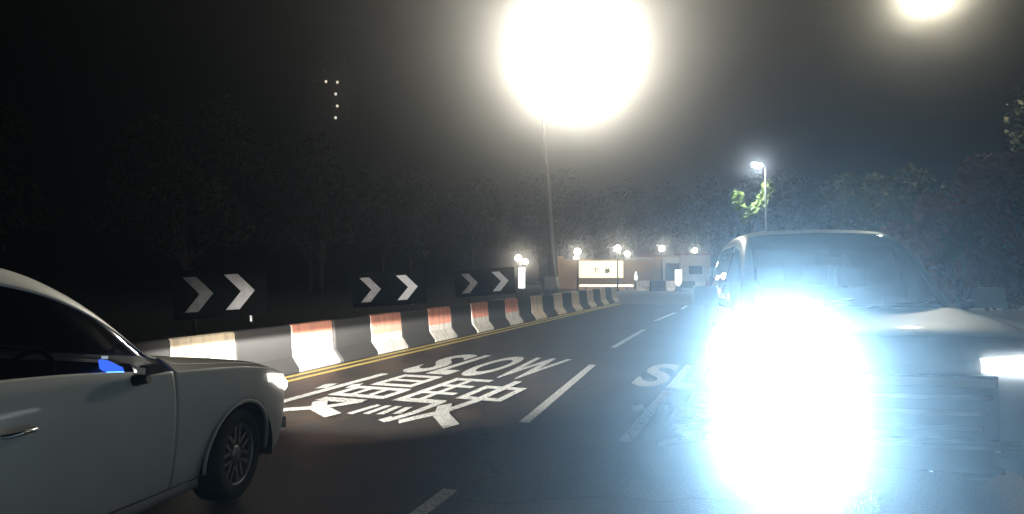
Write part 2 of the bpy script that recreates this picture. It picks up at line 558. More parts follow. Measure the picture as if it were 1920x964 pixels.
def road_character(strokes, label, u0, u1, t0, t1):
    b = MB()
    for k, (pts, w) in enumerate(strokes):
        z = 0.006 + 0.0004 * k
        for i in range(len(pts) - 1):
            a, c = Vector(pts[i]), Vector(pts[i + 1])
            d = (c - a).normalized()
            w_ = w * 1.08
            n = Vector((-d.y, d.x)) * w_ / 2
            e = d * w * 0.28
            a2, c2 = (a - e if i else a), (c + e if i < len(pts) - 2 else c)
            z += 0.00015
            b.poly([P(u0 + (u1 - u0) * q.y, t0 + (t1 - t0) * q.x, z) for q in (a2 - n, c2 - n, c2 + n, a2 + n)])
    o = b.obj("painted_character", M['white_line'], road)
    o["label"] = label
    return o
for lane, tt in (("left", 0.95), ("right", 4.45)):
    x = tt
    ct = -0.3 if lane == 'left' else 0.3
    for ch, w in (("S", 0.50), ("L", 0.40), ("O", 0.56), ("W", 0.72)):
        glyph(ch, "painted_letter", "white letter %s of SLOW in the %s lane" % (ch, lane), 1.6, 3.9, x, x + w * 0.9, bold=0.03)
        x += w
    road_character(MAN, "white character 慢 on the %s lane" % lane, -1.4, 1.4, tt + ct, tt + ct + 1.30)
    road_character(SHI, "white character 駛 on the %s lane" % lane, -1.4, 1.4, tt + ct + 1.38, tt + ct + 2.66)

# ------------------------------------------------------------------ striped barrier, one object per precast block
def barrier_mesh(length, tint_z, mats, name):
    prof = [(-0.26, 0.0), (-0.26, 0.05), (-0.125, 0.22)]
    prof += [(-0.125 + 0.04 * (tint_z - 0.22) / 0.48, tint_z), (-0.085, 0.68), (-0.065, 0.70), (0.065, 0.70), (0.085, 0.68)]
    prof += [(0.125 - 0.04 * (tint_z - 0.22) / 0.48, tint_z), (0.125, 0.22), (0.26, 0.05), (0.26, 0.0)]
    b = MB()
    L = length / 2
    rings = []
    for y, s in ((-L, 0.94), (-L + 0.02, 1.0), (L - 0.02, 1.0), (L, 0.94)):
        rings.append([b.bm.verts.new((x * s, y, z * (1 if s == 1 else 0.985))) for x, z in prof])
    n = len(prof)
    for i in range(3):
        for k in range(n):
            f = b.bm.faces.new([rings[i][k], rings[i][(k + 1) % n], rings[i + 1][(k + 1) % n], rings[i + 1][k]])
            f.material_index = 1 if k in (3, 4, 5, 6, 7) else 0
    for rr in (rings[0], rings[-1]):
        b.bm.faces.new(rr)
    # drain notch and lifting slot as dark recesses on the road side
    o = b.obj(name, mats)
    me = o.data
    bpy.data.objects.remove(o)
    return me
WHITE_L, BLACK_L, PERIOD = 1.06, 1.15, 2.25
light_tints = {1: 'bar_lamp_tint', 2: 'bar_red_light', 3: 'bar_red_light', 4: 'bar_red_light', 5: 'bar_red_light', 6: 'bar_red_light'}  # which blocks get which light tint painted on the upper part
me_by_tint = {}
for key, cz in (('bar_red_light', 0.34), ('bar_lamp_tint', 0.43), ('bar_white', 0.43)):
    me_by_tint[key] = barrier_mesh(WHITE_L, cz, [M['bar_white'] if key != 'bar_white' else M['bar_lamp_tint'], M[key] if key != 'bar_white' else M['bar_lamp_tint']], "barrier_block")  # far blocks carry the painted lamp-light tint over their full height
black_me = barrier_mesh(BLACK_L, 0.43, [M['bar_black'], M['bar_black']], "barrier_block")
ORD = ["", "first", "second", "third", "fourth", "fifth", "sixth", "seventh", "eighth", "ninth", "tenth", "eleventh", "twelfth"]
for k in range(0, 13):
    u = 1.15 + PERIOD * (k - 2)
    key = light_tints.get(k, 'bar_white')
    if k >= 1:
        kind = {'bar_red_light': "white barrier block with reddish light painted on its upper half", 'bar_lamp_tint': "white barrier block with warm light painted on its top beside car bonnet", 'bar_white': "white barrier block tinted with painted lamp light"}[key]
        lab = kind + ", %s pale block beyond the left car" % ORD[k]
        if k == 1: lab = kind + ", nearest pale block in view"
        if k == 12: lab = "white end block with painted lamp light closing the far end of the barrier"
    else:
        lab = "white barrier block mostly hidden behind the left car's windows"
    o = tag(link("barrier_block", me_by_tint[key], None, P(u + WHITE_L / 2, -0.68, 0.0), RZ + random.Random(k).uniform(-.025, .025)), lab, "barrier block", "striped barrier blocks along the road edge")
    if k < 12:
        lab = ("black barrier block between the %s and %s pale blocks" % (ORD[k], ORD[k + 1])) if k >= 1 else "black barrier block partly behind the left car, before the nearest pale block"
        tag(link("barrier_block", black_me, None, P(u + WHITE_L + 0.02 + BLACK_L / 2, -0.68, 0.0), RZ + random.Random(k + 50).uniform(-.025, .025)), lab, "barrier block", "striped barrier blocks along the road edge")
# second run of striped blocks across the far side of the forecourt
for i in range(6):
    x = 9.3 + i * 0.98
    m_ = me_by_tint['bar_white'] if i % 2 == 0 else black_me
    o = link("barrier_block", m_, None, (x, 49.0 - 0.25 * i, 0.0), R(98))
    tag(o, ("pale" if i % 2 == 0 else "black") + " far barrier block across the forecourt, %s of its short row from the left" % ORD[i + 1], "barrier block", "striped barrier blocks across the forecourt")

# ------------------------------------------------------------------ chevron boards
def chevron_outline(w, h, c):
    # right-pointing chevron in the board's x-z plane
    q = w * 0.46
    return [(c - w / 2, h / 2), (c - w / 2 + q, h / 2), (c + w / 2, 0), (c - w / 2 + q, -h / 2), (c - w / 2, -h / 2), (c + w / 2 - q, 0)]
def chevron_board(loc, rz, label, dim_left, zc, gap, sz, lean, first='chev_half_light', second='chev_white'):
    t = thing("chevron_sign", label, "chevron sign", loc, rz, "chevron boards behind the barrier")
    b = MB()
    W = gap + sz + 0.3
    b.box((0, 0, zc), (W, 0.03, sz + 0.22))
    bd = b.obj("board", M['board_black'], t, bevel=0.008)
    for s, mm in ((-1, dim_left), (1, False)):
        c = MB()
        pts = [(x, -0.021, zc + z) for x, z in chevron_outline(sz * 0.86, sz, s * gap / 2)]
        c.prism(pts, (0, 0.006, 0))
        o = c.obj("chevron", M[first] if mm else M[second], t)
        if mm: o["label"] = "white chevron with dimmer light painted in on the left half"
    for s in (-1, 1):
        p = MB()
        p.tube([(s * W * 0.3, 0.045, 0), (s * W * 0.3, 0.045, zc + sz / 2)], 0.03, 8)
        p.obj("post", M['galv'], t)
    t.rotation_euler = (0, R(-lean), rz)
    return t
chevron_board((-4.47, 10.8, 0), R(-3), "chevron board nearest the left car, blurred and dim", True, 1.18, 0.66, 0.55, 4, 'chev_low_light', 'chev_half_light')
chevron_board((-2.76, 16.0, 0), R(-4), "chevron board midway along the barrier, pinkish white arrows", True, 1.10, 0.86, 0.57, 4)
chevron_board((-0.75, 21.3, 0), R(-4), "chevron board farthest along, brightest arrows beside the white marker", True, 1.14, 0.95, 0.60, 4)

# narrow white marker panel
t = thing("marker_post", "narrow bright white marker panel standing beyond the last chevron board", "marker post", (0.35, 25.0, 0))
b = MB(); b.box((0, 0, 1.22), (0.24, 0.04, 0.74)); b.obj("panel", M['marker_white'], t, bevel=0.01)  # glow put in for reflected light; the panel is no lamp
b = MB(); b.tube([(0, 0.04, 0), (0, 0.04, 1.55)], 0.03, 8); b.obj("post", M['galv'], t)
# roadside cabinet and low wall by the lamp post
t = thing("roadside_cabinet", "small pale grey roadside cabinet at the foot of the tall lamp post", "cabinet", (1.5, 27.3, 0), R(-8))
b = MB(); b.box((0, 0, 0.62), (0.42, 0.34, 1.16)); b.obj("housing", M['cabinet'], t, bevel=0.015)
b = MB(); b.box((0, -0.178, 0.62), (0.36, 0.012, 1.0)); d = b.obj("door", M['cabinet'], t, bevel=0.004)
b = MB(); b.box((0.13, -0.19, 0.66), (0.03, 0.02, 0.12)); b.obj("handle", M['dark_metal'], d)
b = MB(); b.box((0, 0, 1.225), (0.5, 0.42, 0.05)); b.obj("roof", M['cabinet'], t, bevel=0.01)
b = MB(); b.box((0, 0, 0.46), (1.0, 0.18, 0.92), taper=0.98); o = b.obj("low_wall", M['cabinet'], None, (0.62, 27.0, 0), R(-8), bevel=0.02)
tag(o, "short low grey wall left of the roadside cabinet", "wall")

# ------------------------------------------------------------------ street lamps
def street_lamp(label, base, top, head, led, col, power, aim, angle, blend, head_len=0.85, src=0.15, down=0.0, lens_h=0.055):
    t = thing("street_lamp", label, "street lamp", base, 0, "street lamps")
    B = Vector(base)
    tp, hd = Vector(top) - B, Vector(head) - B
    b = MB()
    n = 10
    b.tube([tp * (i / n) for i in range(n + 1)], [0.105 - 0.055 * i / n for i in range(n + 1)], 12)
    b.obj("pole", M['galv'], t)
    b = MB(); b.tube([(0, 0, 0), tp * 0.13], [0.14, 0.13], 12); b.lathe([(0.2, 0.0), (0.2, 0.03), (0.12, 0.05)], 12)
    b.obj("base", M['galv'], t)
    mid = tp + (hd - tp) * 0.35 + Vector((0, 0, 0.12))
    b = MB(); b.tube([tp, tp + (mid - tp) * 0.5 + Vector((0, 0, .08)), mid, hd], [0.05, 0.045, 0.04, 0.035], 10)
    b.obj("arm", M['galv'], t)
    d = (hd - tp); d.z = 0; d.normalize()
    yaw = math.atan2(d.y, d.x)
    mtx = Matrix.Rotation(yaw, 4, 'Z') @ Matrix.Rotation(R(-5), 4, 'Y')
    b = MB(); b.box(hd + d * head_len * 0.3 + Vector((0, 0, 0.06)), (head_len, 0.34, 0.10), mtx=mtx, taper=0.8)
    b.obj("lamp_head", M['galv'], t, bevel=0.02)
    b = MB(); b.box(hd + d * head_len * 0.34 + Vector((0, 0, 0.0075 - lens_h / 2)), (head_len * 0.8, 0.28, lens_h), mtx=mtx, taper=1.1)
    b.obj("lamp_lens", M[led], t, bevel=0.01)
    lamp("lamp_light", 'SPOT' if angle else 'POINT', power, col, t, hd + d * head_len * 0.34 + Vector((0, 0, -0.105 - lens_h)), aim, src, angle, blend)
    if down:
        lamp("lamp_light", 'SPOT', down, col, t, hd + d * head_len * 0.34 + Vector((0, 0, -0.17)), (-0.2, 0.1, -1), src, R(150), 1.0)
    return t
street_lamp("tall leaning street lamp beyond the barrier, hugely bright in the haze", (1.94, 29.0, 0), (1.14, 29.0, 9.5), (2.3, 28.9, 10.3),
            'lamp_led', (1.0, 0.93, 0.77), P_LAMP_MAIN, (-2.3, -29, -2.4), R(36), 1.0, down=P_LAMP_DOWN)
street_lamp("street lamp at the top right edge shining down on trees", (19.9, 25.4, 0), (19.6, 25.4, 11.3), (15.5, 25.1, 11.95),
            'lamp_led', (1.0, 0.93, 0.70), P_LAMP_RIGHT, (-15.5, -25, -6.5), R(36), 1.0, down=P_LAMP_RIGHT_DOWN)
street_lamp("distant street lamp with small blue white light above the sapling", (16.62, 45.3, 0), (16.6, 45.3, 8.15), (16.15, 45.1, 8.38),
            'lamp_led_cool', (0.80, 0.90, 1.0), P_LAMP_FAR, (-0.3, 0.5, -1), R(130), 0.8, head_len=0.7, lens_h=0.24)

# globe lamps of the entrance drive
def globe_mesh():
    b = MB(); b.sphere((0, 0, 0), 0.22, 18, 12)
    o = b.obj("globe", M['globe']); me = o.data; bpy.data.objects.remove(o); return me
GM = globe_mesh()
b = MB(); b.tube([(0, 0, -0.26), (0, 0, -0.19)], [0.06, 0.13], 10); o = b.obj("collar", M['dark_metal']); COLLAR = o.data; bpy.data.objects.remove(o)
globes = [(0.46, 50.0, 2.32, "globe lamp farthest left, above the white marker panel"),
          (1.12, 58.0, 2.13, "lower globe lamp of the far left pair, right of the highest"),
          (4.54, 48.0, 2.73, "globe lamp above the sign's left corner, upper of two"),
          (5.54, 60.0, 2.43, "globe lamp touching the sign's left corner, lower of two"),
          (7.31, 48.0, 2.95, "globe lamp above the sign's right end, upper of two"),
          (9.97, 60.0, 2.84, "globe lamp just right of the sign, lower of two"),
          (11.68, 54.0, 3.13, "single globe lamp above the gatehouse roof"),
          (17.37, 66.0, 3.28, "globe lamp farthest right, next to the oncoming van")]
for x, y, z, lab in globes:
    t = thing("globe_lamp", lab, "globe lamp", (x, y, 0), 0, "globe lamps along the entrance drive")
    gl = link("globe", GM, t, (0, 0, z))
    link("collar", COLLAR, t, (0, 0, z))
    p = MB(); p.tube([(0, 0, 0), (0, 0, z - 0.25)], [0.06, 0.04], 10); p.lathe([(0.13, 0), (0.13, 0.12), (0.06, 0.2)], 10)
    p.obj("post", M['dark_metal'], t)

# ------------------------------------------------------------------ entrance wall, sign, gatehouse, bollards
t = thing("entrance_wall", "low tan entrance wall carrying the bright backlit sign", "wall", (6.7, 52.6, 0), R(-2))
b = MB(); b.box((0.6, 0, 1.1), (7.6, 0.3, 2.2)); b.obj("wall_panel", M['tan_wall'], t)
b = MB(); b.box((0.6, 0, 2.25), (7.8, 0.42, 0.1)); b.obj("coping", M['pale_wall'], t, bevel=0.02)
for x in (-3.0, 4.3):
    b = MB(); b.box((x, 0, 1.25), (0.5, 0.5, 2.5)); b.obj("pier", M['tan_wall'], t, bevel=0.02)
t = thing("entrance_sign", "glowing cream white sign board with two dark characters", "sign", (6.7, 52.2, 0), R(-2))
b = MB(); b.box((0, 0, 1.51), (3.5, 0.16, 1.44)); b.obj("frame", M['sign_frame'], t, bevel=0.02)
b = MB(); b.box((0, -0.09, 1.51), (3.3, 0.05, 1.26)); b.obj("sign_face", M['sign_face'], t, bevel=0.01)
def sign_char(ch, x0, x1, z0, z1):
    o = glyph(ch, "sign_character", None, 0, 1, 0, 1, bold=0.03, material='ink', parent=t)
    Minv = Matrix((( T.x, U.x, 0), (T.y, U.y, 0), (0, 0, 1))).inverted()
    for v in o.data.vertices:
        q = Minv @ (v.co - O)
        v.co = (x0 + (x1 - x0) * q.x, -0.118, z0 + (z1 - z0) * q.y)
    return o
sign_char("凰", -0.52, -0.10, 1.18, 1.62)
sign_char("島", 0.26, 0.68, 1.20, 1.64)
t = thing("strip_light", "long thin white strip light low along the entrance wall", "strip light", (6.88, 50.6, 0), R(-2))
b = MB(); b.box((0, 0, 0.32), (3.9, 0.1, 0.12)); b.obj("tube", M['strip'], t, bevel=0.02)
b = MB(); b.box((0, 0.08, 0.2), (4.0, 0.05, 0.4)); b.obj("backing", M['tan_wall'], t)
for x in (-1.5, 0, 1.5):
    b = MB(); b.box((x, 0, 0.13), (0.08, 0.09, 0.26)); b.obj("bracket", M['dark_metal'], t)

t = thing("gatehouse", "low tan gatehouse with dark doorway right of the sign", "building", (13.0, 57.5, 0), R(-4))
b = MB()
b.box((-1.75, 0, 1.25), (2.6, 2.4, 2.5)); b.box((1.95, 0, 1.32), (2.4, 2.4, 2.64)); b.box((0.15, 0.15, 2.25), (1.2, 2.0, 0.5))
b.obj("wall", M['pale_wall'], t)
b = MB(); b.box((-1.75, 0, 2.57), (2.9, 2.7, 0.14)); r_ = b.obj("roof", M['roof'], t, bevel=0.02)
b = MB(); b.box((1.95, 0, 2.71), (2.7, 2.7, 0.14)); b.obj("roof", M['roof'], t, bevel=0.02)
b = MB(); b.box((0.15, -0.5, 1.0), (1.16, 0.08, 2.0)); d = b.obj("door", M['dark_opening'], t)
b = MB(); b.box((0.55, -0.56, 1.0), (0.05, 0.06, 0.16)); b.obj("handle", M['galv'], d)
for x in (-1.8, 1.95):
    b = MB(); b.box((x, -1.21, 1.45), (1.2, 0.05, 0.8)); w = b.obj("window", M['pale_wall'], t)
    b = MB(); b.box((x, -1.24, 1.45), (1.06, 0.02, 0.66)); b.obj("pane", M['pane_dark'], w)
for x in (0.9, 3.0):
    b = MB(); b.box((x, -1.1, 2.93), (0.16, 0.16, 0.3)); b.obj("parapet_post", M['roof'], r_)
t = thing("traffic_bollard", "bright white lit bollard with pointed foot before the far blocks", "bollard", (11.42, 47.6, 0))
b = MB(); b.prism([(-0.21, -0.1, 1.48), (0.21, -0.1, 1.48), (0.21, -0.1, 0.62), (0, -0.1, 0.34), (-0.21, -0.1, 0.62)], (0, 0.2, 0)); b.obj("light_box", M['marker_white'], t, bevel=0.015)
b = MB(); b.box((0, 0.02, 0.18), (0.5, 0.3, 0.36), taper=0.6); b.obj("base", M['dark_metal'], t, bevel=0.02)
t = thing("bollard_light", "tiny white bollard light right of the entrance sign", "bollard light", (9.0, 50.4, 0))
b = MB(); b.tube([(0, 0, 0), (0, 0, 0.72)], 0.06, 10); b.obj("post", M['dark_metal'], t)
b = MB(); b.lathe([(0.07, 0.72), (0.12, 0.85), (0.09, 1.05), (0.05, 1.3), (0.001, 1.34)], 12); b.obj("lens", M['marker_white'], t)

# dark tower with a column of lit windows
t = thing("apartment_tower", "dark high tower far left with one column of lit windows", "building", (-28.6, 110.0, 0), R(12))
b = MB(); b.box((0, 4, 20.0), (8.4, 8, 40.0)); b.obj("wall", M['tower'], t)
b = MB(); b.box((0, 4, 40.2), (8.8, 8.4, 0.4)); b.box((1, 4, 41.4), (3, 3, 2)); b.obj("roof", M['tower'], t)
bw = MB(); bw.box((0, 0, 0), (0.62, 0.06, 0.62)); wo = bw.obj("window", M['dark_metal']); WME = wo.data; bpy.data.objects.remove(wo)
bp_ = MB(); bp_.box((0, -0.04, 0), (0.46, 0.03, 0.46)); wo = bp_.obj("pane", M['pane_dark']); PME = wo.data; bpy.data.objects.remove(wo)
bp_ = MB(); bp_.box((0, -0.04, 0), (0.34, 0.03, 0.4)); wo = bp_.obj("pane", M['pane_lit']); LME = wo.data; bpy.data.objects.remove(wo)
lit = {(2, 9), (2, 8), (2, 7), (2, 6), (1, 9)}
for c_ in range(4):
    for f_ in range(13):
        w = link("window", WME, t, (-3.0 + 1.75 * c_ + (0.25 if f_ % 2 else 0), -0.02, 14.2 + f_ * 1.9))
        link("pane", LME if (c_, f_) in lit else PME, w)

# ------------------------------------------------------------------ trees
def leaf_cloud(b, rnd, clumps, n, size):
    for i in range(n):
        c, r = clumps[rnd.randrange(len(clumps))]
        while True:
            p = Vector((rnd.uniform(-1, 1), rnd.uniform(-1, 1), rnd.uniform(-1, 1)))
            if 0.25 < p.length < 1: break
        p = Vector(c) + p * r
        s = size * rnd.uniform(0.6, 1.4)
        a = Vector((rnd.gauss(0, 1), rnd.gauss(0, 1), rnd.gauss(0, 1))).normalized()
        q = a.orthogonal().normalized()
        w = a.cross(q)
        v = [b.bm.verts.new(p + q * s), b.bm.verts.new(p + w * s * 0.45 + q * s * .1), b.bm.verts.new(p - q * s), b.bm.verts.new(p - w * s * 0.45 + q * s * .1)]
        b.bm.faces.new(v)
def tree(name, label, cat, loc, h, spread, seed, leaf='leaf_dark', n=2600, lsize=0.16, group=None, trunk_r=0.16, low=0.35, nclump=16):
    rnd = random.Random(seed)
    t = thing(name, label, cat, loc, rnd.uniform(0, 6), group)
    b = MB()
    bend = [Vector((rnd.uniform(-.05, .05) * h * i / 4, rnd.uniform(-.05, .05) * h * i / 4, h * 0.72 * i / 4)) for i in range(5)]
    b.tube(bend, [trunk_r * (1 - 0.19 * i) for i in range(5)], 9)
    clumps = []
    for i in range(nclump):
        a = rnd.uniform(0, 2 * math.pi)
        zz = rnd.uniform(low, 0.95)
        rr = spread * math.sqrt(max(0.05, 1 - ((zz - 0.6) / 0.45) ** 2)) * rnd.uniform(0.35, 1.0)
        c = Vector((rr * math.cos(a), rr * math.sin(a), zz * h))
        clumps.append((c, spread * rnd.uniform(0.22, 0.42)))
        st = bend[rnd.randrange(1, 5)]
        b.tube([st, (st + c) / 2 + Vector((0, 0, -0.04 * h)), c], [trunk_r * 0.4, trunk_r * 0.25, trunk_r * 0.08], 5, caps=False)
    b.obj("trunk", M['bark'], t)
    b = MB()
    leaf_cloud(b, rnd, clumps, n, lsize)
    o = b.obj("crown", M[leaf], t)
    return t
gl_ = "dark trees beyond the barrier"
gll = "dark leafy tree standing in the gloom beyond the striped barrier"
TL = ['dark tree behind the second chevron board', 'tall dark tree set back between the first and second chevron boards', 'dark tree beyond the brightest chevron board', 'big dark tree rising behind the white marker panel', 'dark tree behind the tall leaning lamp post', 'large dark tree far back left of the lamp post', 'dark tree behind the roadside cabinet', 'very tall dark tree far behind the low grey wall', 'dark tree at the left end of the entrance wall', 'dark tree behind the nearest chevron board, above the hatchback', 'tall dark tree far behind the left globe lamps']
for i, (u, tt, h, s) in enumerate(((3, -10, 7, 2.6), (9, -13, 8, 3.0), (15, -9, 7.5, 2.8), (20, -14, 10, 3.6), (26, -10, 9, 3.2), (33, -16, 10, 3.6),
                                   (38, -11, 8, 3.0), (46, -18, 11, 4.0), (52, -12, 10, 3.6), (-4, -12, 8, 3.0), (60, -7, 11, 4.2))):
    tree("tree", TL[i], "tree", P(u, tt - 8), h, s, 100 + i, n=3000, lsize=0.17, group=gl_)
for i, (x, y, h, s) in enumerate(((12, 74, 10, 4.5), (20, 76, 11, 5), (28, 70, 11, 5), (3, 78, 10, 4.6))):
    tree("tree", ("broad dark tree behind the entrance sign", "broad dark tree behind the gatehouse roof", "broad dark tree behind the sapling and distant lamp", "dark tree behind the left end of the entrance wall")[i], "tree", (x, y, 0), h, s, 150 + i, n=2600, lsize=0.24, group="trees behind the entrance")
tree("tree", "tall dark tree under the top right street lamp, leaves faintly lit", "tree", (18.6, 21.5, 0), 9.6, 3.4, 201, n=9000, lsize=0.12, trunk_r=0.2)
tree("tree", "dark tree at the right edge beside the reddish shrub", "tree", (15.6, 15.5, 0), 6.5, 2.8, 202, n=5200, lsize=0.13, trunk_r=0.16)
tree("tree", "dark tree between the distant lamp and the top right lamp", "tree", (16.5, 31.0, 0), 5.6, 2.6, 203, n=5200, lsize=0.15)
tree("tree", "low dark tree behind the white van's roof", "tree", (13.6, 24.0, 0), 4.6, 2.2, 205, n=4200, lsize=0.13)
tree("shrub", "reddish leaved shrub rising behind the right end of the van", "shrub", (10.4, 16.2, 0), 3.9, 1.75, 204, leaf='leaf_red', n=5600, lsize=0.10, trunk_r=0.06, low=0.2)
# sapling: two leafy sprays in a V on a thin stem
t = thing("sapling", "slim sapling with two bright green sprays under the distant lamp", "sapling", (16.1, 46.3, 0))
b = MB()
b.tube([(0, 0, 0), (0.03, 0, 2.2), (0.0, 0, 4.4)], [0.07, 0.055, 0.045], 8)
b.tube([(0, 0, 4.3), (-0.75, 0, 5.4), (-1.15, 0, 6.9)], [0.045, 0.03, 0.012], 6)
b.tube([(0, 0, 4.4), (0.5, 0, 5.6), (1.15, 0, 7.2)], [0.045, 0.03, 0.012], 6)
b.obj("trunk", M['bark'], t)
b = MB()
rnd = random.Random(7)
leaf_cloud(b, rnd, [((-0.5, 0, 5.0), .35), ((-0.85, 0, 5.7), .42), ((-1.05, 0, 6.4), .42), ((0.1, 0, 5.5), .4), ((.55, 0, 5.9), .42), ((0.8, 0, 6.4), .48), ((1.05, 0, 7.0), .45)], 420, 0.24)
b.obj("crown", M['leaf_bright'], t)

# ------------------------------------------------------------------ cars
# a station is (x, half width, sill z, belt z, top z, top half width); sections run sill -> centre of the roof or bonnet
KEYS = ['body', 'windscreen', 'front_window', 'rear_window', 'back_window', 'bonnet', 'front_door', 'rear_door', 'window_pillar', 'lower_trim']
def car_shell(st, spec):
    bm = bmesh.new()
    rows = []
    for (x, w, zs, zb, zr, wr) in st:
        h = zr - zb
        wb = w * 0.965
        half = [(w * 0.86, zs), (w * 0.925, zs + 0.05), (w * 0.972, zs + (zb - zs) * 0.38), (w * 1.0, zs + (zb - zs) * 0.74), (wb, zb),
                (wb + (wr - wb) * 0.05, zb + 0.04 * h), (wb + (wr - wb) * 0.5, zb + 0.48 * h), (wb + (wr - wb) * 0.86, zb + 0.80 * h),
                (wr * 0.95, zb + 0.955 * h), (wr * 0.55, zr - 0.012 * min(1, h * 3)), (0.0, zr)]
        rows.append(([bm.verts.new((x, y, z)) for y, z in half], [bm.verts.new((x, -y, z)) for y, z in half[:-1]]))
    n = 11
    def pt(i, j, side):
        if j == n - 1: return rows[i][0][j]
        return rows[i][0][j] if side > 0 else rows[i][1][j]
    for i in range(len(st) - 1):
        xm = (st[i][0] + st[i + 1][0]) / 2
        for side in (1, -1):
            for j in range(n - 1):
                k = 0
                if j in (5, 6) and spec['glass'][1] < xm < spec['glass'][0]:
                    k = 2 if xm > spec['bpillar'][0] else (3 if xm < spec['bpillar'][1] else 8)
                if j >= 8 and spec['screen'][1] < xm < spec['screen'][0]: k = 1
                if j >= 8 and spec['back'][1] < xm < spec['back'][0]: k = 4
                if j >= 6 and spec['bonnet'][1] < xm < spec['bonnet'][0]: k = 5
                if j in (1, 2, 3, 4):
                    if spec['fdoor'][1] < xm < spec['fdoor'][0]: k = 6
                    if spec['rdoor'][1] < xm < spec['rdoor'][0]: k = 7
                if j == 0: k = 9
                q = [pt(i, j, side), pt(i, j + 1, side), pt(i + 1, j + 1, side), pt(i + 1, j, side)]
                f = bm.faces.new(q if side < 0 else q[::-1])
                f.material_index = k
    for i, flip in ((0, False), (len(st) - 1, True)):
        for j in range(n - 1):
            if j == n - 2:
                q = [pt(i, j, 1), pt(i, n - 1, 1), pt(i, j, -1)]
            else:
                q = [pt(i, j, 1), pt(i, j + 1, 1), pt(i, j + 1, -1), pt(i, j, -1)]
            f = bm.faces.new(q)
            f.material_index = 9 if j == 0 else 0
    bmesh.ops.recalc_face_normals(bm, faces=bm.faces)
    me = bpy.data.meshes.new("shell")
    bm.to_mesh(me); bm.free()
    for k in KEYS: me.materials.append(M['car_white'])
    o = bpy.data.objects.new("shell", me)
    C.objects.link(o)
    md = o.modifiers.new("s", 'SUBSURF'); md.levels = 3; md.render_levels = 3
    bpy.context.view_layer.update()
    m2 = bpy.data.meshes.new_from_object(o.evaluated_get(bpy.context.evaluated_depsgraph_get()))
    bpy.data.objects.remove(o)
    return m2

